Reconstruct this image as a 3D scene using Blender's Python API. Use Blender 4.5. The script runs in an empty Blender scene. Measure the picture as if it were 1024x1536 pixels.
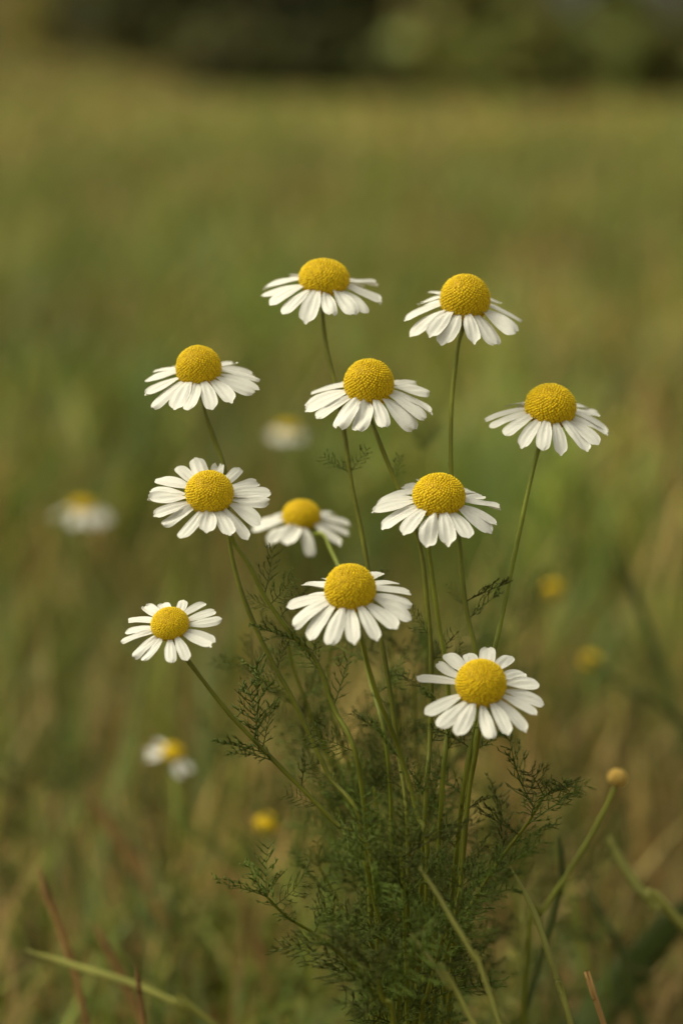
import bpy, math, random
import numpy as np
from mathutils import Vector, Matrix, noise
R = math.radians
rng = random.Random(7)
nr = np.random.default_rng(11)
S = bpy.context.scene
C = S.collection

# ------------------------------------------------------------------ camera, sky, sun, exposure
LENS, SENS, H = 85.0, 36.0, 0.30
K = SENS / LENS / 1536.0                    # metres per photo pixel at one metre
PITCH = math.atan(686 * K)
cam = bpy.data.objects.new("camera", bpy.data.cameras.new("camera"))
C.objects.link(cam); S.camera = cam
cam.location = (0, 0, H); cam.rotation_euler = (R(90) - PITCH, 0, 0)
cd = cam.data
cd.sensor_fit = 'VERTICAL'; cd.sensor_height = SENS; cd.lens = LENS
cd.clip_start = 0.01; cd.clip_end = 2000
cd.dof.use_dof = True; cd.dof.focus_distance = 0.472; cd.dof.aperture_fstop = 8.0

SUN_EL, SUN_AZ = 55.0, -85.0                # high, to the left of the flowers
world = bpy.data.worlds.new("World"); S.world = world; world.use_nodes = True
wn = world.node_tree.nodes; wl = world.node_tree.links
bg = wn["Background"]; bg.inputs[1].default_value = 0.15
sky = wn.new("ShaderNodeTexSky"); sky.sky_type = 'NISHITA'; sky.sun_disc = False
sky.sun_elevation = R(SUN_EL); sky.sun_rotation = R(SUN_AZ)
sky.dust_density = 6.0; sky.air_density = 1.0; sky.ozone_density = 1.0
hs = wn.new("ShaderNodeHueSaturation"); hs.inputs["Saturation"].default_value = 0.22   # overcast
wt = wn.new("ShaderNodeMix"); wt.data_type = 'RGBA'; wt.blend_type = 'MULTIPLY'
wt.inputs[0].default_value = 1.0; wt.inputs[7].default_value = (0.97, 0.93, 0.70, 1)
wl.new(sky.outputs[0], hs.inputs["Color"]); wl.new(hs.outputs[0], wt.inputs[6]); wl.new(wt.outputs[2], bg.inputs[0])
sun = bpy.data.objects.new("sun", bpy.data.lights.new("sun", 'SUN'))
C.objects.link(sun)
sun.data.energy = 0.8; sun.data.angle = R(45); sun.data.color = (0.98, 0.92, 0.70)
sd = Vector((math.sin(R(SUN_AZ)) * math.cos(R(SUN_EL)), math.cos(R(SUN_AZ)) * math.cos(R(SUN_EL)), math.sin(R(SUN_EL))))
sun.rotation_euler = sd.to_track_quat('Z', 'Y').to_euler()
S.view_settings.view_transform = 'Standard'; S.view_settings.look = 'None'
S.view_settings.exposure = 0.42
S.cycles.max_bounces = 8; S.cycles.transparent_max_bounces = 4

cR = Matrix.Rotation(R(90) - PITCH, 3, 'X')
def P(px, py, d):
    """a point seen at photo pixel px, py, standing d metres along the view axis"""
    return Vector((0, 0, H)) + cR @ Vector(((px - 512) * K * d, (768 - py) * K * d, -d))

# ------------------------------------------------------------------ materials
def nd(nt, kind, **kw):
    n = nt.nodes.new(kind)
    for k, v in kw.items(): setattr(n, k, v)
    return n

def mat(name, col, rough=0.6, trans=0.0, tcol=None, var=0.0, nscale=200.0, namt=0.25, bump=0.0, bscale=900.0, attr=None, spec=0.3, hue=0.0):
    m = bpy.data.materials.new(name); m.use_nodes = True
    nt = m.node_tree; L = nt.links
    b = nt.nodes["Principled BSDF"]; out = nt.nodes["Material Output"]
    b.inputs["Roughness"].default_value = rough
    b.inputs["Specular IOR Level"].default_value = spec
    if attr:
        a = nd(nt, "ShaderNodeAttribute", attribute_name=attr); src = a.outputs["Color"]
    else:
        a = nd(nt, "ShaderNodeRGB"); a.outputs[0].default_value = (*col, 1); src = a.outputs[0]
    tc = nd(nt, "ShaderNodeTexCoord")
    no = nd(nt, "ShaderNodeTexNoise"); no.inputs["Scale"].default_value = nscale; no.inputs["Detail"].default_value = 4
    L.new(tc.outputs["Object"], no.inputs["Vector"])
    mr = nd(nt, "ShaderNodeMapRange"); mr.inputs[1].default_value = 0.25; mr.inputs[2].default_value = 0.75
    mr.inputs[3].default_value = 1 - namt; mr.inputs[4].default_value = 1 + namt
    L.new(no.outputs[0], mr.inputs[0])
    val = mr.outputs[0]
    oi = nd(nt, "ShaderNodeObjectInfo")
    if var:
        m2 = nd(nt, "ShaderNodeMapRange"); m2.inputs[3].default_value = 1 - var; m2.inputs[4].default_value = 1 + var
        L.new(oi.outputs["Random"], m2.inputs[0])
        mm = nd(nt, "ShaderNodeMath", operation='MULTIPLY'); L.new(val, mm.inputs[0]); L.new(m2.outputs[0], mm.inputs[1]); val = mm.outputs[0]
    h = nd(nt, "ShaderNodeHueSaturation"); L.new(src, h.inputs["Color"]); L.new(val, h.inputs["Value"])
    if hue:
        m3 = nd(nt, "ShaderNodeMapRange"); m3.inputs[3].default_value = 0.5 - hue; m3.inputs[4].default_value = 0.5 + hue
        L.new(oi.outputs["Random"], m3.inputs[0]); L.new(m3.outputs[0], h.inputs["Hue"])
    L.new(h.outputs[0], b.inputs["Base Color"])
    if bump:
        bn = nd(nt, "ShaderNodeTexNoise"); bn.inputs["Scale"].default_value = bscale; bn.inputs["Detail"].default_value = 3
        L.new(tc.outputs["Object"], bn.inputs["Vector"])
        bp = nd(nt, "ShaderNodeBump"); bp.inputs["Strength"].default_value = bump; bp.inputs["Distance"].default_value = 0.0004
        L.new(bn.outputs[0], bp.inputs["Height"]); L.new(bp.outputs[0], b.inputs["Normal"])
    if trans:
        t = nd(nt, "ShaderNodeBsdfTranslucent")
        if tcol is None: L.new(h.outputs[0], t.inputs[0])
        else: t.inputs[0].default_value = (*tcol, 1)
        mx = nd(nt, "ShaderNodeMixShader"); mx.inputs[0].default_value = trans
        L.new(b.outputs[0], mx.inputs[1]); L.new(t.outputs[0], mx.inputs[2]); L.new(mx.outputs[0], out.inputs[0])
    return m

M_PETAL = mat("white_petal", (0.75, 0.74, 0.72), 0.55, trans=0.16, tcol=(0.62, 0.60, 0.50), var=0.04, nscale=350, namt=0.05, bump=0.25, bscale=1500, spec=0.25)
M_DISC = mat("yellow_florets", None, 0.6, attr="Col", nscale=900, namt=0.12, spec=0.2)
M_STEM = mat("green_stem", (0.185, 0.205, 0.024), 0.5, nscale=120, namt=0.35, bump=0.3, bscale=700, var=0.2, hue=0.01, trans=0.1)
M_LEAF = mat("feathery_leaf", (0.130, 0.170, 0.028), 0.5, nscale=150, namt=0.35, var=0.4, hue=0.02, trans=0.4)
M_CALYX = mat("green_bract", (0.09, 0.12, 0.02), 0.6, nscale=500, namt=0.4)
M_BUD = mat("dry_yellow_bud", (0.66, 0.44, 0.11), 0.7, nscale=400, namt=0.3, bump=0.6, bscale=1200)
M_STRAW = mat("straw", (0.34, 0.20, 0.07), 0.7, nscale=90, namt=0.4, var=0.2, bump=0.4, trans=0.1)
M_DSTRAW = mat("brown_straw", (0.17, 0.09, 0.03), 0.7, nscale=90, namt=0.4, bump=0.4)
M_PALE = mat("pale_grass", (0.33, 0.33, 0.085), 0.55, nscale=70, namt=0.3, var=0.15, trans=0.2)
M_BLADE = mat("green_grass", (0.10, 0.125, 0.03), 0.5, nscale=60, namt=0.3, var=0.15, trans=0.25)
M_DBLADE = mat("dark_grass", (0.10, 0.14, 0.035), 0.5, nscale=60, namt=0.3, trans=0.25)
M_GRASS = mat("meadow_grass", None, 0.6, attr="Col", nscale=30, namt=0.25, trans=0.25, spec=0.2)
M_TREE = mat("tree_leaves", None, 0.6, attr="Col", nscale=2, namt=0.35, trans=0.1, spec=0.15)
M_BARK = mat("bark", (0.09, 0.065, 0.04), 0.85, nscale=8, namt=0.4, bump=0.6, bscale=20)

def soil_mat():
    m = mat("soil", (0.13, 0.085, 0.035), 0.95, nscale=40, namt=0.4, bump=0.8, bscale=160, spec=0.1)
    nt = m.node_tree; L = nt.links
    tc = nd(nt, "ShaderNodeTexCoord"); no = nd(nt, "ShaderNodeTexNoise")
    no.inputs["Scale"].default_value = 7.0; no.inputs["Detail"].default_value = 6
    L.new(tc.outputs["Object"], no.inputs["Vector"])
    cr = nd(nt, "ShaderNodeValToRGB")
    cr.color_ramp.elements[0].position = 0.38; cr.color_ramp.elements[0].color = (0.050, 0.050, 0.010, 1)
    cr.color_ramp.elements[1].position = 0.62; cr.color_ramp.elements[1].color = (0.115, 0.072, 0.024, 1)
    L.new(no.outputs[0], cr.inputs[0])
    h = [n for n in nt.nodes if n.type == 'HUE_SAT'][0]
    for l in list(h.inputs["Color"].links): L.remove(l)
    L.new(cr.outputs[0], h.inputs["Color"])
    return m
M_SOIL = soil_mat()

# ------------------------------------------------------------------ mesh helpers
def tag(o, label=None, cat=None, group=None, kind=None):
    if label: o["label"] = label
    if cat: o["category"] = cat
    if group: o["group"] = group
    if kind: o["kind"] = kind
    return o

def thing(name, loc, label, cat, group=None):
    o = bpy.data.objects.new(name, None); C.objects.link(o); o.location = loc; o.empty_display_size = 0.01
    return tag(o, label, cat, group)

def link(name, me, parent=None, mtx=None):
    o = bpy.data.objects.new(name, me); C.objects.link(o)
    if parent is not None: o.parent = parent
    if mtx is not None: o.matrix_basis = mtx
    return o

class MB:
    def __init__(s): s.v = []; s.f = []; s.c = []
    def add(s, vs, fs, col=None):
        n = len(s.v); s.v.extend([tuple(p) for p in vs]); s.f.extend([tuple(i + n for i in f) for f in fs])
        if col is not None: s.c.extend([(*col, 1.0)] * len(vs))
    def tube(s, pts, rad, n=6, cap=True):
        pts = [Vector(p) for p in pts]
        t = (pts[1] - pts[0]).normalized()
        u = t.orthogonal().normalized()
        vs = []; fs = []
        for i, p in enumerate(pts):
            t2 = (pts[min(i + 1, len(pts) - 1)] - pts[max(i - 1, 0)])
            if t2.length > 1e-9: t = t2.normalized()
            u = (u - t * u.dot(t)); u = u.normalized() if u.length > 1e-6 else t.orthogonal().normalized()
            w = t.cross(u)
            r = rad(i / (len(pts) - 1)) if callable(rad) else rad
            for k in range(n):
                a = 2 * math.pi * k / n
                vs.append(p + (u * math.cos(a) + w * math.sin(a)) * r)
        for i in range(len(pts) - 1):
            for k in range(n):
                a, b = i * n + k, i * n + (k + 1) % n
                fs.append((a, b, b + n, a + n))
        if cap:
            fs.append(tuple(range(n))[::-1]); fs.append(tuple(range((len(pts) - 1) * n, len(pts) * n)))
        s.add(vs, fs)
    def mesh(s, name, m, smooth=True, sub=None):
        vs = s.v
        if sub is not None: vs = [(p[0] - sub[0], p[1] - sub[1], p[2] - sub[2]) for p in vs]
        me = bpy.data.meshes.new(name); me.from_pydata(vs, [], s.f); me.materials.append(m)
        if s.c:
            a = me.color_attributes.new("Col", 'FLOAT_COLOR', 'POINT')
            a.data.foreach_set("color", np.array(s.c, dtype=np.float32).ravel())
        if smooth: me.polygons.foreach_set("use_smooth", [True] * len(me.polygons))
        me.update(); return me

def catmull(pts, per=8):
    p = [Vector(q) for q in pts]; p = [2 * p[0] - p[1]] + p + [2 * p[-1] - p[-2]]
    out = []
    for i in range(1, len(p) - 2):
        for k in range(per):
            t = k / per
            out.append(0.5 * ((2 * p[i]) + (p[i + 1] - p[i - 1]) * t + (2 * p[i - 1] - 5 * p[i] + 4 * p[i + 1] - p[i + 2]) * t * t
                              + (3 * p[i] - p[i - 1] - 3 * p[i + 1] + p[i + 2]) * t ** 3))
    out.append(p[-2]); return out

def mix(a, b, t): return a + (b - a) * t

# ------------------------------------------------------------------ ground
def sm(t): t = min(1.0, max(0.0, t)); return t * t * (3 - 2 * t)
def gz(x, y):
    """height of the meadow: small bumps, and a gentle rise at the far left"""
    return 0.03 * min(1.0, max(0.0, (y - 1.5) / 6)) * noise.noise((x * 0.5, y * 0.35, 3.1)) + 0.30 * sm((-x - 0.2) / 2.6) * sm((y - 9) / 16)

def ground():
    v = []; f = []
    xs = [-400, -120, -40, -15, -6] + [i * 0.5 for i in range(-8, 9)] + [6, 15, 40, 120, 400]
    ys = [-60, -15, -4] + [i * 0.25 for i in range(-4, 17)] + [4.5 + i * 0.75 for i in range(30)] + [30, 50, 100, 250, 600]
    for y in ys:
        for x in xs:
            v.append((x, y, gz(x, y)))
    n = len(xs)
    for j in range(len(ys) - 1):
        for i in range(n - 1):
            a = j * n + i; f.append((a, a + 1, a + n + 1, a + n))
    mb = MB(); mb.add(v, f)
    tag(link("ground", mb.mesh("ground", M_SOIL)), kind="structure")
ground()

# ------------------------------------------------------------------ far trees
def tree(x, y, h, rad, col, nleaf, label, group, seed, name="tree", low=0.0):
    rr = random.Random(seed)
    t = thing(name, (x, y, gz(x, y)), label, "tree" if name == "tree" else "shrub", group)
    mb = MB(); tips = []
    top = Vector((rr.uniform(-.1, .1) * h, rr.uniform(-.05, .05) * h, h * 0.8))
    tr = catmull([(0, 0, -0.05), (rr.uniform(-.05, .05) * h, 0, h * .25), top * 0.6 + Vector((0, 0, .05 * h)), top], 5)
    r0 = 0.022 * h
    mb.tube(tr, lambda q: r0 * (1 - 0.85 * q) + (r0 * 0.6 * max(0, 0.08 - q) / 0.08), 9)
    for k in range(16):
        q = rr.uniform(0.04 + low * .3, 0.95); b = tr[int(q * (len(tr) - 1))]
        a = rr.uniform(0, 2 * math.pi); ln = rad * (0.55 + 0.6 * math.sin(math.pi * (0.25 + 0.7 * q))) * rr.uniform(.7, 1.1)
        e = b + Vector((math.cos(a) * ln, math.sin(a) * ln, rr.uniform(-.05, .35) * ln))
        md = (b + e) / 2 + Vector((0, 0, 0.1 * ln))
        pts = catmull([b, md, e], 4)
        mb.tube(pts, lambda s: r0 * 0.35 * (1 - 0.8 * s) * (1 - .6 * q), 5)
        tips += [(pts[i], ln) for i in (3, 4, 5, 6, 7, 8)]
    link("trunk", mb.mesh("trunk", M_BARK), t)
    cb = MB()
    for k in range(nleaf // 14):
        p, ln = tips[rr.randrange(len(tips))]
        c = p + Vector((rr.gauss(0, 1), rr.gauss(0, 1), rr.gauss(0, .8))) * rad * 0.22
        if c.z < 0.1 + low * h: c.z = 0.1 + low * h + rr.random() * 0.5
        tone = rr.uniform(.6, 1.4)
        for j in range(14):
            q = c + Vector((rr.gauss(0, 1), rr.gauss(0, 1), rr.gauss(0, 1))) * min(.16, rad * .22)
            if q.z < 0.03: q.z = 0.03 + rr.random() * .2
            d = Vector((rr.gauss(0, 1), rr.gauss(0, 1), rr.gauss(0, .7))).normalized()
            u = d.orthogonal().normalized(); s = rr.uniform(.05, .1)
            cc = [ch * tone * rr.uniform(.8, 1.2) for ch in col]
            cb.add([q - d * s, q + u * s * .45, q + d * s, q - u * s * .45], [(0, 1, 2, 3)], cc)
    link("crown", cb.mesh("crown", M_TREE, smooth=False), t)

DK = (0.040, 0.044, 0.015)
GD = "dark trees along the far edge of the meadow"
LD = "dark leafy tree in the row behind the middle of the meadow"
for i, (x, y, h, r) in enumerate([(-1.35, 23, 5.5, 1.2), (-0.3, 20.5, 6, 1.3), (0.25, 18.5, 5.5, .9), (-0.9, 25, 7, 1.6), (-0.2, 24, 7.5, 1.5), (-1.9, 30, 6.5, 1.5)]):
    tree(x, y, h, r, DK, 9000, LD, GD, 40 + i)
tree(-3.2, 30.0, 3.2, 1.0, (0.30, 0.25, 0.06), 8000, "pale olive tree at the far left corner of the meadow", None, 61)
tree(-5.0, 36, 6.0, 2.0, (0.24, 0.22, 0.06), 8000, "olive tree behind the pale one at the far left", None, 62)
tree(0.80, 15.5, 4.0, .34, (0.30, 0.31, 0.09), 5000, "slim green tree at the right end of the dark row", None, 65)
tree(1.50, 15.3, 4.0, .17, (0.28, 0.29, 0.075), 3500, "slim pale green tree standing between two gaps of sky at the right", None, 63)
tree(2.40, 15.0, 4.5, .42, (0.17, 0.18, 0.055), 5000, "darker tree at the far right corner of the meadow", None, 64)
tree(1.23, 15.2, .66, .22, (0.23, 0.24, 0.065), 1400, "low bush filling the sky gap left of the slim pale green tree", None, 66, name="shrub")
tree(1.80, 15.2, .66, .22, (0.23, 0.24, 0.065), 1400, "low bush filling the sky gap right of the slim pale green tree", None, 67, name="shrub")

for i, (x, y, h, r, c) in enumerate([(-2.35, 26, .9, .45, (.22, .20, .05)), (-1.7, 22.5, .8, .4, (.12, .12, .035)), (-.75, 18.5, .5, .35, (.10, .10, .03)), (.05, 17.6, .45, .3, (.08, .085, .025)),
                                     (.62, 16.2, .5, .3, (.10, .105, .03)), (2.95, 14.2, .5, .3, (.12, .125, .04))]):
    tree(x, y, h, r, c, 1200, "low bush at the ragged foot of the far tree line", "low bushes at the foot of the far trees", 70 + i, name="shrub")

# ------------------------------------------------------------------ meadow grass (nobody could count it)
GREENS = np.array([(0.165, 0.195, 0.030), (0.21, 0.23, 0.034), (0.11, 0.16, 0.030), (0.25, 0.25, 0.050), (0.15, 0.20, 0.070)])
DRY = np.array([(0.40, 0.27, 0.085), (0.32, 0.205, 0.07), (0.46, 0.35, 0.13), (0.22, 0.135, 0.045)])

def patch(x, y):
    """0 = lush, 1 = dry: how dry the meadow is at x, y"""
    return np.array([noise.noise((a * 2.3, b * 1.6, 0.0)) + 0.6 * noise.noise((a * 7.0, b * 5.0, 4.0)) for a, b in zip(x, y)])

def grass(name, N, d0, d1, half, hgt, wid, lean, dryb, label, pw=1.0, lift=0.0, segs=4, broad=0.0, straw_len=None, avoid=True, tone=1.0):
    u = nr.random(N); d = (d0 ** (1 - pw) + u * (d1 ** (1 - pw) - d0 ** (1 - pw))) ** (1 / (1 - pw)) if pw != 1 else d0 * (d1 / d0) ** u
    x = (nr.random(N) * 2 - 1) * (np.tan(half) * d + 0.18); y = d
    if avoid:
        k = ~((np.abs(y - 0.47) < 0.075) & (np.abs(x - 0.012) < 0.11)); x, y, d = x[k], y[k], d[k]; N = len(x)
    z0 = np.array([gz(a, b) for a, b in zip(x, y)]) - 0.002
    pt = patch(x, y)
    h = hgt[0] + (hgt[1] - hgt[0]) * nr.random(N) ** 1.6
    w = (wid[0] + (wid[1] - wid[0]) * nr.random(N))
    az = nr.random(N) * 2 * np.pi; fc = az + np.pi / 2 + nr.normal(0, .4, N)
    ln = np.abs(nr.normal(lean, lean * .5, N))
    rows = segs + 1
    V = np.zeros((N, rows, 2, 3), dtype=np.float32)
    for r in range(rows):
        t = r / segs
        prof = np.sin(np.pi * (0.12 + 0.86 * t)) if broad else (1 - t ** 1.8) * 0.97 + 0.03
        out = ln * h * (t ** 1.7); up = h * (t - 0.32 * np.minimum(ln, 1.6) * t ** 2.6)
        if straw_len is not None: out = h * t; up = h * 0.08 * np.sin(t * 3) + 0.004 + (nr.random(N) * .35 * h * t)
        cx = x + np.cos(az) * out; cy = y + np.sin(az) * out; cz = z0 + lift + up
        for sgn in (0, 1):
            q = (sgn * 2 - 1) * w * 0.5 * prof
            V[:, r, sgn, 0] = cx + np.cos(fc) * q; V[:, r, sgn, 1] = cy + np.sin(fc) * q; V[:, r, sgn, 2] = cz
    base = (np.arange(N) * rows * 2)[:, None, None]
    fr = np.array([[2 * r, 2 * r + 1, 2 * r + 3, 2 * r + 2] for r in range(segs)])
    F = (base + fr[None]).reshape(-1, 4)
    isdry = nr.random(N) < np.clip(dryb - 0.03 + 0.8 * pt, 0.02, 0.98)
    col = np.where(isdry[:, None], DRY[nr.integers(0, len(DRY), N)], GREENS[nr.integers(0, len(GREENS), N)])
    col = col * nr.uniform(.7, 1.3, (N, 1)) * tone * np.array([[1.06, 1.10, 1.12]]) * np.clip(1 + .55 * np.array([noise.noise((a * 5.0, b * 2.0, 9.0)) for a, b in zip(x, y)]), .5, 1.6)[:, None]
    CC = np.ones((N, rows, 2, 4), dtype=np.float32); CC[..., :3] = col[:, None, None, :]
    me = bpy.data.meshes.new(name)
    me.vertices.add(N * rows * 2); me.vertices.foreach_set("co", V.ravel())
    me.loops.add(len(F) * 4); me.loops.foreach_set("vertex_index", F.ravel().astype(np.int32))
    me.polygons.add(len(F)); me.polygons.foreach_set("loop_start", np.arange(0, len(F) * 4, 4, dtype=np.int32))
    me.update(calc_edges=True)
    a = me.color_attributes.new("Col", 'FLOAT_COLOR', 'POINT'); a.data.foreach_set("color", CC.ravel())
    me.polygons.foreach_set("use_smooth", [True] * len(F)); me.materials.append(M_GRASS)
    return tag(link(name, me), label, None, None, "stuff")

A = R(17)
grass("near_grass", 4200, 0.58, 1.6, A, (0.03, 0.10), (0.0014, 0.0034), 0.5, 0.18, "loose clumps of green grass blades just behind the flowers", pw=1.0, tone=.8)
grass("short_grass", 17000, 0.42, 3.4, A, (0.015, 0.065), (0.0012, 0.0035), 0.6, 0.22, "short mixed green and dry meadow grass behind the flowers", pw=1.0, tone=.74)
grass("low_herbs", 6500, 0.50, 3.4, A, (0.012, 0.035), (0.005, 0.010), 1.1, 0.10, "small broad leaved herbs low in the grass", pw=1.0, tone=.74, broad=1)
grass("fallen_straw", 1900, 0.46, 3.4, A, (0.03, 0.09), (0.0015, 0.0030), 0.5, 0.75, "dry fallen straw lying in the short grass", pw=1.0, tone=.6, straw_len=1)
grass("tall_grass", 2600, 0.80, 4.5, A, (0.05, 0.13), (0.002, 0.004), 0.35, 0.28, "taller thin grass stems in the middle of the meadow", pw=1.0)
grass("meadow_grass", 24000, 1.3, 9.0, A, (0.04, 0.13), (0.004, 0.009), 0.5, 0.22, "green and tan meadow grass in the middle distance", pw=1.0)
grass("far_grass", 16000, 8.0, 24.0, A, (0.03, 0.10), (0.012, 0.03), 0.5, 0.42, "tan and olive grass at the far end of the meadow", pw=1.0, tone=1.3)

# ------------------------------------------------------------------ flower parts
def disc_mesh(name, n, hz, seed, bump=1.0, spread=1.0):
    """dome of florets, radius 1, centre at the ellipsoid's centre"""
    rr = random.Random(seed); mb = MB()
    ns, nv = 28, 14; vs = []; fs = []
    lo = -0.62
    for j in range(nv + 1):
        c = lo + (1 - lo) * (1 - (1 - j / nv) ** 1.0); c = min(1, c); s = math.sqrt(max(0, 1 - c * c))
        for i in range(ns):
            a = 2 * math.pi * i / ns; vs.append((s * math.cos(a) * .955, s * math.sin(a) * .955, c * hz * .955))
    for j in range(nv):
        for i in range(ns):
            a, b = j * ns + i, j * ns + (i + 1) % ns; fs.append((a, b, b + ns, a + ns))
    mb.add(vs, fs, (0.48, 0.29, 0.005))
    ga = math.pi * (3 - math.sqrt(5))
    for k in range(n):
        c = 1 - (1 - lo) * (k + .5 + rr.gauss(0, 1.2)) / n; c = max(lo, min(1, c))
        s = math.sqrt(max(0, 1 - c * c)); a = k * ga + rr.gauss(0, .02)
        nrm = Vector((s * math.cos(a), s * math.sin(a), c))
        p = Vector((nrm.x, nrm.y, nrm.z * hz)) * (0.955 + rr.gauss(0, .006))
        nn = Vector((nrm.x, nrm.y, nrm.z / hz)).normalized()
        u = nn.orthogonal().normalized(); w = nn.cross(u)
        r0 = 1.62 / math.sqrt(n) * rr.uniform(.85, 1.05) * (1.0 if c < .75 else .85)
        hh = r0 * rr.uniform(.8, 1.4) * bump
        q = []; m = 6
        for (rr_, hh_) in ((1.0, -.1), (.88, .5), (.5, .92)):
            for i in range(m):
                an = 2 * math.pi * i / m; q.append(p + (u * math.cos(an) + w * math.sin(an)) * r0 * rr_ + nn * hh * hh_)
        q.append(p + nn * hh * (0.82 if rr.random() < .6 and c < .7 else 1.05))
        ff = []
        for lv in (0, 1):
            for i in range(m):
                x, y = lv * m + i, lv * m + (i + 1) % m; ff.append((x, y, y + m, x + m))
        for i in range(m): ff.append((2 * m + i, 2 * m + (i + 1) % m, 3 * m))
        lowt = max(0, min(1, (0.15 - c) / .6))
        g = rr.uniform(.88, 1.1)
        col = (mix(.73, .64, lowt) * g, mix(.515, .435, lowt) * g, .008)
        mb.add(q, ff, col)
    return mb.mesh(name, M_DISC)

DISC = {}
def disc(hz, n=860, bump=.65):
    k = (round(hz, 2), n)
    if k not in DISC: DISC[k] = disc_mesh("disc", n, hz, int(hz * 100), .65)
    return DISC[k]

def petal_geo(L, W, droop, curl, rr, nu=8, nt=14):
    """petal from x=0 outwards, z up; returns verts, faces"""
    vs = []; fs = []
    tw = rr.gauss(0, .09); bend = rr.gauss(0, .07); cup = rr.uniform(.02, .22) * rr.choice((1, 1, 1, -0.6)); notch = rr.uniform(.01, .045); ph = rr.uniform(-.25, .25)
    wave = rr.gauss(0, .02)
    for j in range(nt + 1):
        t = j / nt
        t = t ** 0.9
        wb = 0.34 + 0.66 * math.sin(min(1.0, t / .58) * math.pi / 2) ** 1.3
        wt = 1.0 if t < .66 else math.sqrt(max(0.0, 1 - ((t - .66) / .35) ** 3.8))
        hw = W / 2 * wb * wt
        ang = -(droop + curl * t)
        x0 = L * t; z0 = 0
        # integrate the bend analytically enough: small steps
        steps = 6; xx = 0; zz = 0
        for k in range(steps):
            s = (k + .5) / steps * t; an = -(droop * (0.55 + .45 * min(1, s * 3)) + curl * s * s)
            xx += L * t / steps * math.cos(an); zz += L * t / steps * math.sin(an)
        for i in range(nu + 1):
            u = i / nu * 2 - 1
            ridge = -0.075 * W * (math.cos(u * math.pi * 2.5 + ph)) * math.sin(math.pi * min(1, t * 1.05)) * .8
            dz = ridge + cup * W * (u * u - .3) * (0.4 + .6 * t) + wave * L * math.sin(t * 5 + u * 2)
            tip = -notch * L * (0.5 + .5 * math.cos(u * math.pi * 3 + ph)) * max(0, (t - .8) / .2) - 0.03 * L * u * u * t ** 3
            yy = hw * u
            tt = tw * t
            vs.append((xx + tip, yy * math.cos(tt) + bend * L * t * t, zz + dz + yy * math.sin(tt)))
    for j in range(nt):
        for i in range(nu):
            a = j * (nu + 1) + i; fs.append((a, a + 1, a + nu + 2, a + nu + 1))
    return vs, fs

def rot(tilt, roll, spin=0):
    return Matrix.Rotation(R(roll), 3, 'Y') @ Matrix.Rotation(R(tilt), 3, 'X') @ Matrix.Rotation(R(spin), 3, 'Z')

def calyx_mesh():
    mb = MB(); n = 18
    prof = [(0.16, -0.62), (0.34, -0.56), (0.62, -0.46), (0.84, -0.36), (0.90, -0.28), (0.80, -0.26)]
    vs = [(r * (1 + .03 * (i % 2)) * math.cos(2 * math.pi * i / n), r * math.sin(2 * math.pi * i / n), z) for r, z in prof for i in range(n)]
    fs = [(j * n + i, j * n + (i + 1) % n, (j + 1) * n + (i + 1) % n, (j + 1) * n + i) for j in range(len(prof) - 1) for i in range(n)]
    mb.add(vs, fs); return mb.mesh("calyx", M_CALYX)
CALYX = calyx_mesh()

# feathery leaves -------------------------------------------------
def leaf_mesh(seed, L=0.017, pairs=8, thick=0.00019):
    rr = random.Random(seed); mb = MB()
    cv = rr.uniform(-.25, .35); sw = rr.uniform(-.2, .2)
    def ax(t): return Vector((L * t, L * sw * t * t, L * cv * t * t))
    mb.tube([ax(k / 8) for k in range(9)], lambda q: thick * 1.35 * (1 - .6 * q), 4)
    for k in range(pairs):
        t = 0.14 + 0.83 * k / (pairs - 1)
        for side in (-1, 1):
            b = ax(min(1, t + rr.uniform(-.02, .02)))
            pl = L * (0.14 + 0.24 * math.sin(math.pi * (0.22 + .66 * t))) * rr.uniform(.75, 1.15)
            dr = Vector((rr.uniform(.55, .95), side * rr.uniform(.6, 1.0), rr.uniform(-.35, .55))).normalized()
            e = b + dr * pl; md = (b + e) / 2 + Vector((-.06, 0, .10)) * pl
            mb.tube([b, md, e], lambda q: thick * (1 - .5 * q), 3)
            for j in range(rr.choice((4, 5, 6))):
                s = rr.uniform(.2, 1.0); bb = (b + (md - b) * s * 2) if s < .5 else (md + (e - md) * (s - .5) * 2)
                d2 = (dr * rr.uniform(.7, 1.2) + Vector((rr.uniform(-.1, .7), rr.gauss(0, .5), rr.gauss(.1, .5)))).normalized()
                l2 = pl * rr.uniform(.22, .40)
                e2 = bb + d2 * l2
                mb.tube([bb, (bb + e2) / 2 + Vector((0, 0, rr.uniform(-.1, .1) * l2)), e2], lambda q: thick * (.9 - .35 * q * q), 3)
    return mb.mesh("leaf", M_LEAF)
LEAVES = [leaf_mesh(i, pairs=6 + i % 3) for i in range(9)]

def put_leaf(root, base, p, along, out, scale, rr):
    """leaf at world point p on a stem running up 'along', pointing 'out'"""
    x = (out + along * rr.uniform(.5, 1.25)).normalized()
    z = (along - x * along.dot(x)); z = z.normalized() if z.length > 1e-4 else x.orthogonal().normalized()
    y = z.cross(x)
    m = Matrix((x, y, z)).transposed().to_4x4()
    m = Matrix.Translation(p - base) @ m @ Matrix.Rotation(rr.uniform(-1.5, 1.5), 4, 'X') @ Matrix.Scale(scale, 4)
    return link("leaf", LEAVES[rr.randrange(len(LEAVES))], root, m)

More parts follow.
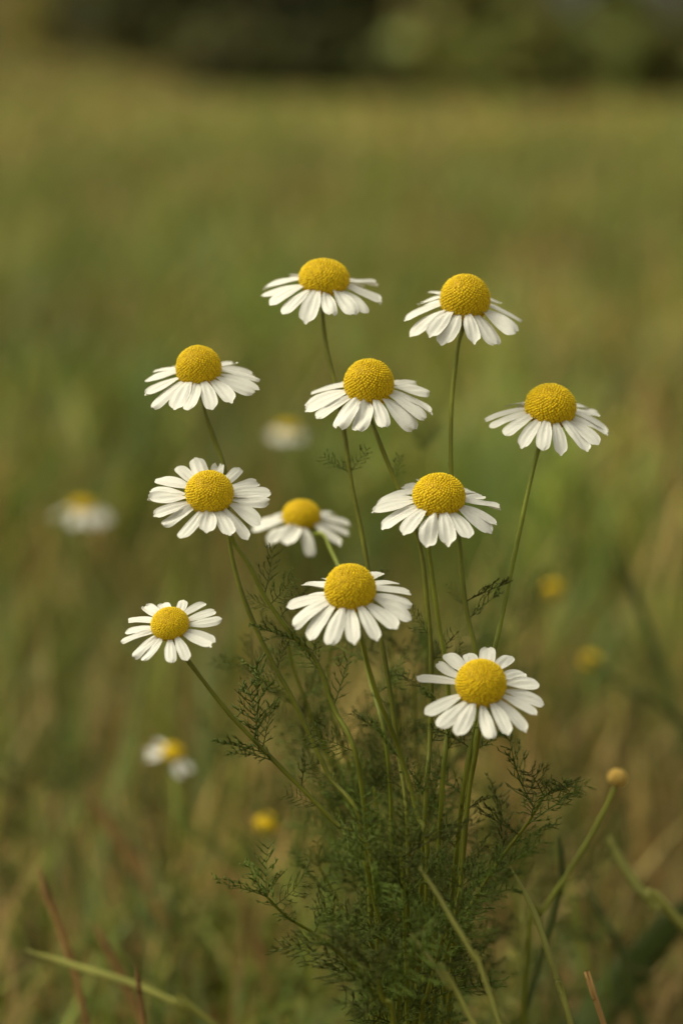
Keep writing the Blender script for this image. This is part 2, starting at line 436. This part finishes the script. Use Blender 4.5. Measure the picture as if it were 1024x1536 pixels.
def stem_obj(root, base, pts, r_top, r_bot, mesh_mat=None, name="stem"):
    c = catmull(pts, 7); mb = MB()
    # a slight natural waviness
    for i, p in enumerate(c):
        p.x += 0.0003 * noise.noise((p.z * 45, base.x * 90, 1)); p.y += 0.0003 * noise.noise((p.z * 45, base.x * 90, 7))
    mb.tube(c, lambda q: mix(r_top, r_bot, q) * (1 + .08 * math.sin(q * 37)), 8)
    link(name, mb.mesh(name, mesh_mat or M_STEM, sub=base), root); return c

TILT = 0
PXM = K * 0.475                                   # metres per pixel at the plant
GROUP = "chamomile flowers in the sharp cluster"
def flower(cx, cy, dep, dpx, tilt, roll, hz, npet, droop, curl, plen, way, gx, gy, label, seed, leaves=(), base_d=0.475, name="chamomile_flower", group=GROUP, flo=860, keep=None, wmul=1.0, rstem=0.00042, r_petal_res=(8, 14)):
    rr = random.Random(seed)
    Rd = dpx / 2 * K * dep
    ctr = P(cx, cy + (0.075 * dpx if tilt < 25 else 0.02 * dpx), dep); m3 = rot(tilt + TILT, roll, rr.uniform(0, 360)); ax = m3 @ Vector((0, 0, 1))
    base = Vector((gx, gy, 0))
    root = thing(name, base, label, "flower", group)
    hz *= .96
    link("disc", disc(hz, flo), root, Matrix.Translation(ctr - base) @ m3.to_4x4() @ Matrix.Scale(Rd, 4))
    link("calyx", CALYX, root, Matrix.Translation(ctr - base) @ m3.to_4x4() @ Matrix.Diagonal((Rd, Rd, Rd * max(.8, hz), 1)))
    L = plen * 1.10 * K * dep
    for k in range(npet):
        a = 2 * math.pi * (k + rr.gauss(0, .075)) / npet
        ll = L * rr.uniform(.9, 1.06); ww = L * (0.40 if tilt < 25 else .365) * rr.uniform(.80, 1.12) * wmul
        r1 = Rd * 0.84
        wa = (m3 @ Vector((math.cos(a), math.sin(a), 0)))
        if npet > 11 and rr.random() < .03: continue
        if keep is not None and not keep(wa): continue
        vs, fs = petal_geo(ll, ww, R(droop + (7 if tilt < 25 else 2) + rr.gauss(0, 4.5)), R(curl + rr.gauss(0, 6)), rr, *r_petal_res)
        za = -Rd * 0.26 * max(.8, hz) + Rd * 0.035 * (1 if k % 2 else -1)
        ca, sa = math.cos(a), math.sin(a)
        mb = MB(); mb.add([m3 @ Vector((ca * (x + r1) - sa * y, sa * (x + r1) + ca * y, z + za)) for x, y, z in vs], fs)
        link("petal", mb.mesh("petal", M_PETAL, sub=base - ctr), root)
    neck = ctr - ax * Rd * 0.60 * max(.8, hz)
    pts = [neck, neck - ax * 0.0035]
    n = len(way)
    for i, w in enumerate(way):
        t = (i + 1) / (n + 1)
        pts.append(P(w[0], w[1], w[2] if len(w) > 2 else mix(dep, base_d, t)))
    pts.append(mix(pts[-1], base, .55) + Vector((0, 0, 0.004))); pts.append(base - Vector((0, 0, .004)))
    c = stem_obj(root, base, pts, rstem, rstem * 1.2)
    for (q, sx, sc) in leaves:                    # q photo row, sx sideways direction, sc size
        best = min(range(1, len(c) - 1), key=lambda i: abs(pix(c[i])[1] - q))
        al = (c[best - 1] - c[best + 1]).normalized()
        sc = sc * (.62 if q > 940 and q != 1112 else 1)
        put_leaf(root, base, c[best], al, Vector((sx, rr.uniform(-.5, .5), rr.uniform(-.1, .3))).normalized(), sc, rr)
    return root

def pix(p):
    q = cR.transposed() @ (p - Vector((0, 0, H)))
    return (512 + q.x / -q.z / K, 768 - q.y / -q.z / K)

CX = (610 - 512) * PXM
def gp(px, dy): return ((px - 512) * PXM, 0.505 + dy)

def lv(ys, seed, sc=(.5, .9)):
    r2 = random.Random(seed)
    return [(y, (1 if (i + seed) % 2 else -1) * r2.uniform(.6, 1), r2.uniform(*sc)) for i, y in enumerate(ys)]

FL = [
 # cx, cy, depth, disc px, tilt, roll, hz, petals, droop, curl, petal px, stem waypoints, ground (px, dy), label, leaves
 (486, 412, .492, 78, 13, 3, .80, 16, 9, 14, 60, [(484, 480), (489, 520), (503, 580), (516, 650), (527, 720), (541, 790), (553, 860), (575, 980), (598, 1130), (612, 1300)], gp(606, .012),
  "tallest chamomile flower with a low flat yellow dome, at the top of the cluster", lv([1010, 1060, 1110, 1180], 1, (.4, .6)) + [(712, -1, .38), (706, 1, .35)]),
 (697, 443, .486, 77, 17, 4, 1.05, 16, 10, 14, 60, [(685, 525), (678, 590), (676, 660), (678, 730), (688, 800), (693, 860), (700, 920), (714, 985), (716, 1060), (690, 1220)], gp(636, .010),
  "chamomile flower with drooping petals, upper right beside the tallest one", lv([1120, 1200, 1280], 2, (.6, .9)) + [(930, .9, .5), (900, .8, .55), (915, -.6, .3)]),
 (298, 547, .482, 70, 16, -4, 1.05, 17, 10, 11, 58, [(308, 622), (322, 660), (338, 705), (342, 760), (346, 825), (366, 900), (404, 985), (445, 1060), (492, 1160), (550, 1280)], gp(580, .008),
  "chamomile flower leaning left above another, upper left of the cluster", lv([1010, 1040, 1100, 1180], 3, (.5, .85))),
 (553, 570, .480, 77, 18, -1, 1.05, 16, 11, 15, 64, [(566, 655), (582, 695), (602, 740), (622, 790), (634, 840), (640, 900), (646, 980), (645, 1100), (635, 1260)], gp(622, .014),
  "chamomile flower in the middle of the upper row, right under the tallest one", [(722, .9, .3)] + lv([960, 1000, 1050, 1120, 1200], 4, (.6, 1))),
 (825, 604, .484, 79, 15, 6, .92, 17, 12, 14, 60, [(809, 668), (796, 720), (772, 830), (752, 925), (738, 985), (724, 1060), (700, 1200)], gp(645, .005),
  "chamomile flower on a long bare stem at the far right of the cluster", lv([1140, 1210, 1290], 5, (.6, .9))),
 (314, 738, .470, 74, 28, 4, .95, 17, 4, 8, 58, [(340, 790), (352, 815), (375, 850), (396, 893), (430, 942), (474, 992), (500, 1060), (545, 1200)], gp(592, .0),
  "chamomile flower facing forward with petals all round, left side under the leaning one", [(895, .5, .55), (905, .3, .5), (915, -.6, .3), (925, .7, .45)] + lv([960, 985, 1010, 1060, 1130], 6, (.6, 1))),
 (658, 738, .470, 81, 18, 2, .88, 16, 8, 12, 60, [(643, 810), (648, 860), (657, 930), (668, 1000), (672, 1080), (660, 1220)], gp(640, -.004),
  "chamomile flower with a broad dome and wide petals at the centre right", lv([1020, 1070, 1130, 1210, 1300], 7, (.6, 1))),
 (525, 878, .458, 79, 20, -4, 1.05, 16, 8, 12, 62, [(541, 955), (552, 1000), (566, 1045), (584, 1088), (600, 1130), (625, 1220), (640, 1310)], gp(630, -.012),
  "chamomile flower at the centre of the cluster, lower than its neighbours", lv([1140, 1190, 1250, 1300, 1350], 8, (.6, .9))),
 (452, 769, .528, 59, 12, 2, .85, 12, 10, 14, 51, [(482, 800), (496, 825), (512, 860), (530, 910), (552, 1010), (585, 1180)], gp(600, .05),
  "small soft chamomile flower half hidden behind the forward facing one", lv([940, 990, 1050, 1120], 9, (.7, 1))),
 (721, 1024, .456, 78, 28, 1, 1.0, 17, 5, 10, 60, [(719, 1090), (713, 1130), (704, 1180), (697, 1250), (690, 1330), (680, 1420)], gp(655, -.018),
  "lowest right chamomile flower with petals spread all round its dome", lv([1330, 1370, 1400, 1450], 10, (.7, .9))),
 (255, 935, .466, 59, 27, -9, .85, 15, 4, 8, 49, [(275, 982), (310, 1028), (348, 1075), (388, 1117), (435, 1165), (500, 1232), (560, 1310)], gp(588, -.006),
  "small low chamomile flower at the end of a slanting stem on the left", [(1112, .30, 1.0), (1128, -.9, 1.0), (1118, .1, 1.1), (1140, -.4, .9), (1122, .8, .8)] + lv([1185, 1215, 1240, 1280, 1310], 11, (.5, .9))),
]
for i, (cx, cy, dep, dpx, ti, ro, hz, npet, dr, cu, pl, way, g, lab, lvs) in enumerate(FL):
    flower(cx, cy, dep, dpx, ti, ro, hz, npet, dr, cu, pl, way, g[0], g[1], lab, 100 + i, lvs, rstem=.00042 if dep < .5 else .00034)

# ------------------------------------------------------------------ feathery shoots of the cluster
def shoot(way, dep, g, label, seed, n=14, y0=None, y1=1640, sc=(.45, .85), rt=.00025, group="leafy chamomile shoots around the flower stems"):
    back = .0 if seed in (230, 221, 222, 223, 224, 215, 216) or seed > 250 else (.008 if seed in (207, 208) else .03)
    dep += back; g = (g[0], g[1] + back * .8)
    rr = random.Random(seed); base = Vector((g[0], g[1], 0))
    root = thing("chamomile_shoot", base, label, "plant", group)
    pts = [P(w[0], w[1], mix(dep, g[1], i / (len(way) + 1))) for i, w in enumerate(way)]
    pts += [mix(pts[-1], base, .5) + Vector((0, 0, .003)), base - Vector((0, 0, .004))]
    c = stem_obj(root, base, pts, rt, rt * 2.4)
    al = (c[0] - c[2]).normalized()
    for s in (-.5, .1, .6): put_leaf(root, base, c[0], al, Vector((s, rr.uniform(-.4, .4), .2)).normalized(), rr.uniform(*sc) * .8, rr)
    ys = [pix(p)[1] for p in c]; top = ys[0]; bot = min(y1, ys[-1])
    for k in range(n):
        q = top + (bot - top) * ((k + .6) / n) ** 1.15
        i = min(range(1, len(c) - 1), key=lambda j: abs(ys[j] - q))
        f = rr.random()
        p = c[i] + (c[i + 1] - c[i]) * f; al = (c[i - 1] - c[i + 1]).normalized()
        a = k * 2.4 + rr.uniform(-.5, .5)
        put_leaf(root, base, p, al, Vector((math.cos(a), math.sin(a) * .8, rr.uniform(-.2, .2))).normalized(), rr.uniform(*sc), rr)
    return root

shoot([(430, 958), (440, 1000), (462, 1060), (500, 1160), (550, 1300)], .478, gp(586, .006), "upright feathery shoot left of the central flower stem", 201, 17)
shoot([(388, 1012), (430, 1045), (470, 1085), (515, 1170), (565, 1300)], .484, gp(590, .012), "feathery shoot reaching out to the left under the forward facing flower", 202, 16)
shoot([(498, 965), (492, 1020), (500, 1080), (530, 1170), (575, 1320)], .486, gp(598, .016), "thin feathery shoot rising just left of the central flower", 203, 10)
shoot([(585, 950), (590, 1030), (600, 1120), (610, 1300)], .500, gp(607, .028), "soft feathery shoot behind the central flower stem", 204, 12)
shoot([(620, 1000), (622, 1080), (625, 1180), (625, 1320)], .496, gp(617, .022), "feathery shoot between the two middle flower stems", 205, 12)
shoot([(675, 1090), (668, 1150), (655, 1240), (645, 1360)], .492, gp(632, .018), "short feathery shoot behind the lowest right flower", 206, 10)
shoot([(815, 1195), (790, 1235), (752, 1285), (715, 1345), (680, 1430)], .466, gp(650, -.006), "feathery shoot stretching out to the right under the lowest flower", 207, 19, y1=1480)
shoot([(400, 1345), (430, 1375), (470, 1400), (520, 1440), (565, 1500)], .466, gp(592, -.008), "dark feathery shoot stretching low to the left", 208, 16)
shoot([(478, 1300), (500, 1340), (535, 1400), (575, 1490)], .470, gp(600, -.002), "short bushy shoot low on the left of the stems", 209, 10)
shoot([(560, 1180), (570, 1250), (585, 1340), (600, 1450)], .470, gp(606, .0), "bushy feathery shoot in the dark heart of the clump", 210, 13)
shoot([(640, 1230), (640, 1300), (635, 1390), (628, 1480)], .474, gp(620, .002), "bushy feathery shoot by the foot of the right stems", 211, 13)
shoot([(742, 1290), (720, 1340), (695, 1410), (665, 1500)], .486, gp(640, .014), "low feathery shoot right of the clump's foot", 212, 14)
shoot([(575, 1100), (580, 1170), (592, 1260), (602, 1400)], .482, gp(604, .012), "feathery shoot filling the middle of the clump", 213, 13)
shoot([(505, 1210), (525, 1270), (555, 1350), (585, 1460)], .484, gp(596, .012), "leafy shoot low behind the slanting stem", 214, 11)
shoot([(690, 1330), (680, 1390), (662, 1460), (645, 1540)], .462, gp(636, -.012), "leafy shoot in front of the right stem's foot", 215, 10)
shoot([(530, 1400), (548, 1440), (572, 1490), (592, 1550)], .460, gp(604, -.014), "low leafy shoot in front of the clump's foot", 216, 13)
shoot([(455, 1100), (470, 1150), (505, 1230), (555, 1340)], .492, gp(592, .02), "soft feathery shoot behind the slanting left stem", 217, 10)

shoot([(540, 1130), (552, 1200), (572, 1290), (592, 1400)], .515, gp(598, .045), "soft feathery shoot at the back of the clump, left of its middle", 218, 14, sc=(.6, .95))
shoot([(650, 1160), (648, 1230), (640, 1320), (628, 1420)], .515, gp(624, .045), "soft feathery shoot at the back of the clump, right of its middle", 219, 14, sc=(.6, .95))
shoot([(600, 1060), (602, 1130), (606, 1230), (610, 1360)], .525, gp(611, .05), "tall soft feathery shoot at the very back of the clump", 220, 16, sc=(.6, 1.0))
shoot([(545, 1290), (560, 1350), (580, 1420), (597, 1500)], .452, gp(603, -.022), "blurred bushy shoot at the front of the clump, left of the pale blade", 221, 12, sc=(.55, .9))
shoot([(600, 1270), (604, 1340), (608, 1420), (611, 1500)], .453, gp(612, -.02), "blurred bushy shoot at the front of the clump, above the pale blade", 222, 13, sc=(.55, .9))
shoot([(665, 1400), (655, 1440), (642, 1490), (630, 1550)], .452, gp(624, -.022), "blurred low shoot at the front of the clump, right of the pale blade", 223, 9, sc=(.55, .9))
shoot([(500, 1420), (528, 1450), (560, 1490), (588, 1540)], .452, gp(600, -.02), "blurred low shoot at the front of the clump on its left", 224, 9, sc=(.5, .85))
shoot([(715, 1420), (700, 1450), (675, 1500), (648, 1560)], .50, gp(630, .03), "soft low shoot at the clump's foot on its right", 225, 9, sc=(.5, .9))
shoot([(480, 1210), (505, 1270), (540, 1340), (575, 1440)], .51, gp(594, .04), "soft shoot at the clump's back on its left", 226, 10, sc=(.5, .9))
shoot([(610, 1340), (614, 1390), (616, 1440), (616, 1500)], .472, gp(616, .0), "dense short shoot at the dark foot of the clump", 227, 13, sc=(.6, .95))
shoot([(570, 1330), (580, 1390), (592, 1440), (602, 1500)], .476, gp(607, .004), "dense short shoot at the dark foot of the clump, further left", 228, 13, sc=(.6, .95))
shoot([(655, 1330), (650, 1390), (640, 1440), (630, 1500)], .480, gp(624, .008), "dense short shoot at the dark foot of the clump, further right", 229, 13, sc=(.6, .95))

shoot([(567, 1468), (575, 1500), (592, 1550)], .440, gp(604, -.05), "pale little fan of feathery leaf low in front of the clump", 230, 4, sc=(.9, 1.2), rt=.0003)

shoot([(632, 678), (634, 740), (640, 840), (640, 980)], .545, (.019, .56), "tall thin feathery shoot rising behind the upper middle flower stems", 231, 7, sc=(.4, .6))
GW = "blurred feathery plants in the grass behind the cluster"
for k, (px, py, d, n, lab) in enumerate([(770, 930, .66, 14, "dark blurred feathery plant right of the long bare flower stem"), (850, 1060, .90, 14, "blurred feathery plant under the lower yellow dome at the right"),
        (975, 1010, .92, 14, "tall blurred feathery plant at the right edge under the yellow domes"), (450, 1240, .62, 12, "blurred feathery plant just left of the clump's foot"),
        (780, 1330, .60, 12, "blurred feathery plant just right of the clump's foot"), (330, 1130, .74, 12, "faint blurred feathery plant behind the slanting left stem"),
        (110, 960, .90, 14, "faint blurred feathery plant at the left edge under the soft white flower"), (60, 1180, .72, 12, "blurred feathery plant at the left edge above the tan stalks"),
        (250, 1400, .66, 12, "blurred low feathery plant beside the tan stalks"), (900, 1290, .68, 12, "blurred feathery plant behind the bent bud stem"),
        (680, 1010, .62, 14, "blurred feathery plant behind the two right flower stems")]):
    b = P(px + 12, py + 260, d); h = P(px, py, d)
    shoot([(px, py), (px + rng.uniform(-8, 8), py + 90), (px + 10, py + 190)], d, (b.x, h.y), lab, 260 + k, n, sc=(.8, 1.4), group=GW)

# ------------------------------------------------------------------ soft flowers standing behind
GB = "blurred flowers in the meadow behind the cluster"
def back_flower(cx, cy, dep, dpx, tilt, roll, hz, npet, droop, plen, label, seed, lean=0, keep=None, name="chamomile_flower", wmul=1.0):
    b = P(cx + lean, cy + 200, dep); h = P(cx, cy, dep)
    return flower(cx, cy, dep, dpx, tilt, roll, hz, npet, droop, 6, plen, [(cx + lean * .25 + 2, cy + 60), (cx + lean * .6, cy + 130)], b.x, h.y + .01, label, seed, (), base_d=h.y, name=name, group=GB,
                  flo=160, keep=keep, wmul=wmul, rstem=.0004, r_petal_res=(4, 7))
back_flower(432, 640, .92, 30, 2, 1, .5, 12, 24, 22, "blurred white flower with drooping petals behind the gap left of the centre", 301, 10)
back_flower(124, 758, .90, 34, 4, 3, .7, 12, 22, 32, "blurred white flower with a yellow dome at the left edge", 302, -10, keep=lambda w: abs(w.x) > .2)
back_flower(259, 1127, .69, 32, 20, 14, .8, 9, 6, 28, "small blurred white flower with missing petals near the low left flower", 303, 10, keep=lambda w: w.x < -.5 or (w.y < -.2 and w.x > -.1))
for (x, y, d, px, lab, sd) in [(828, 881, .80, 30, "blurred bare yellow flower dome right of the long bare stem", 311),
                               (885, 989, .80, 28, "blurred yellow flower dome at the right, lower of the two there", 312),
                               (400, 1233, .67, 34, "blurred yellow flower dome low on the left by the slanting stem", 313),
                               (282, 1356, .80, 15, "dim small yellow flower dome low in the grass on the left", 314)]:
    back_flower(x, y, d, px, 8, 0, .8, 0, 0, 10, lab, sd, rng.uniform(-12, 12))

def bud():
    d = .525; ctr = P(925, 1167, d); base = P(770, 1560, d); base.z = 0
    root = thing("flower_bud", base, "round dry yellow bud on a bent green stem at the lower right", "bud")
    r = 14.5 * K * d
    bm_ = disc(.95, 160).copy(); bm_.materials[0] = M_BUD
    link("bud", bm_, root, Matrix.Translation(ctr - base) @ rot(10, 25).to_4x4() @ Matrix.Scale(r, 4))
    link("calyx", CALYX, root, Matrix.Translation(ctr - base) @ rot(10, 25).to_4x4() @ Matrix.Scale(r * 1.05, 4))
    stem_obj(root, base, [P(922, 1178, d), P(905, 1215, d), P(880, 1262, d), P(845, 1318, d), P(812, 1370, d), P(790, 1430, d), base], .0004, .0006)
bud()

# ------------------------------------------------------------------ single blades and stalks
def blade(way, dep, w, m, label, name="grass_blade", cat="grass blade", group=None, flat=.06, seed=0, dep2=None):
    """a folded grass blade or dry stalk from its tip down to the ground"""
    rr = random.Random(seed + len(label))
    pts = [P(x, y, mix(dep, dep2 or dep, i / max(1, len(way) - 1))) for i, (x, y) in enumerate(way)]
    last = pts[-1]; dirn = (pts[-1] - pts[-2]).normalized()
    g = last + dirn * min(.12, max(.02, last.z / max(.25, -dirn.z))); g.z = -0.003
    pts.append(g); c = catmull(pts, 7); base = Vector((g.x, g.y, 0))
    n = len(c); mb = MB(); vs = []; fs = []
    view = Vector((0, 1, -.25)).normalized()
    for i, p in enumerate(c):
        q = i / (n - 1); t = (c[min(i + 1, n - 1)] - c[max(i - 1, 0)]).normalized()
        u = t.cross(view).normalized(); v = u.cross(t).normalized()
        ww = w * K * dep * .5 * (min(1, .18 + q * 5) if flat < 1 else min(1, .5 + q * 3))
        ang = .5 * math.sin(q * 5 + rr.random())
        u2 = u * math.cos(ang) + v * math.sin(ang); v2 = v * math.cos(ang) - u * math.sin(ang)
        th = ww * flat
        vs += [p - u2 * ww, p - u2 * ww * .3 - v2 * th, p + v2 * th * .5 - v2 * th * .8, p + u2 * ww * .3 - v2 * th, p + u2 * ww, p + v2 * th]
    for i in range(n - 1):
        for k in range(6): fs.append((i * 6 + k, i * 6 + (k + 1) % 6, (i + 1) * 6 + (k + 1) % 6, (i + 1) * 6 + k))
    fs.append(tuple(range(6))[::-1]); fs.append(tuple(range((n - 1) * 6, n * 6)))
    mb.add(vs, fs)
    o = link(name, mb.mesh(name, m, sub=base)); o.location = base
    return tag(o, label, cat, group)

def stalk(way, dep, w, m, label, **k): return blade(way, dep, w, m, label, name="dry_stalk", cat="dry stalk", flat=.9, **k)

stalk([(58, 1300), (72, 1345), (92, 1395), (112, 1460), (132, 1540)], .56, 13, M_STRAW, "tall tan dry stalk near the lower left corner")
stalk([(142, 1385), (165, 1430), (190, 1480), (215, 1540)], .59, 15, M_STRAW, "tan dry stalk right of the tall one at the lower left")
stalk([(204, 1445), (210, 1490), (217, 1540)], .52, 8, M_DSTRAW, "short dark brown dry stalk crossing the pale blade at the lower left")
stalk([(882, 1472), (892, 1500), (906, 1540)], .46, 9, M_STRAW, "short sharp tan stalk tip at the lower right")
stalk([(125, 1180), (165, 1240), (205, 1300), (228, 1345)], .72, 18, M_STRAW, "blurred tan stalk leaning in the grass at the left, above the tall one")
stalk([(330, 1290), (362, 1350), (385, 1410), (405, 1480)], .70, 16, M_STRAW, "blurred tan stalk left of the clump's low left shoot")
stalk([(975, 560), (985, 600), (1000, 660), (1008, 720)], 1.3, 16, M_STRAW, "faint blurred tan stalk high at the right edge")
blade([(40, 1425), (110, 1448), (200, 1476), (275, 1512), (330, 1545)], .55, 11, M_PALE, "long pale blade arching across the lower left corner")
blade([(616, 1400), (640, 1432), (675, 1485), (712, 1540)], .436, 7.5, M_PALE, "pale straight grass blade in front of the clump's foot")
blade([(628, 1300), (655, 1340), (678, 1380), (712, 1440), (750, 1540)], .436, 7.5, M_PALE, "long pale blade slanting across the clump to the right")
blade([(765, 1300), (798, 1362), (822, 1430), (842, 1490), (858, 1545)], .49, 11, M_PALE, "pale green blade standing right of the clump")
blade([(912, 1255), (945, 1315), (985, 1362), (1035, 1402)], .55, 17, M_PALE, "broad pale green blade leaning out at the right edge")
blade([(1030, 1350), (985, 1410), (930, 1475), (880, 1540)], .68, 62, M_DBLADE, "very broad dark green blade in the lower right corner")
blade([(836, 1250), (842, 1290), (838, 1340), (815, 1420)], .53, 10, M_BLADE, "upright green blade beside the bent bud stem")
blade([(868, 1310), (900, 1370), (930, 1425), (950, 1500)], .60, 12, M_BLADE, "blurred green blade below the bud at the lower right")
blade([(930, 820), (955, 900), (985, 990), (1012, 1065)], .74, 14, M_BLADE, "tall blurred green blade at the right edge beside the yellow domes")
blade([(1020, 1085), (960, 1050), (900, 1000), (870, 985)][::-1], .74, 11, M_BLADE, "blurred green blade crossing under the lower yellow dome at the right")
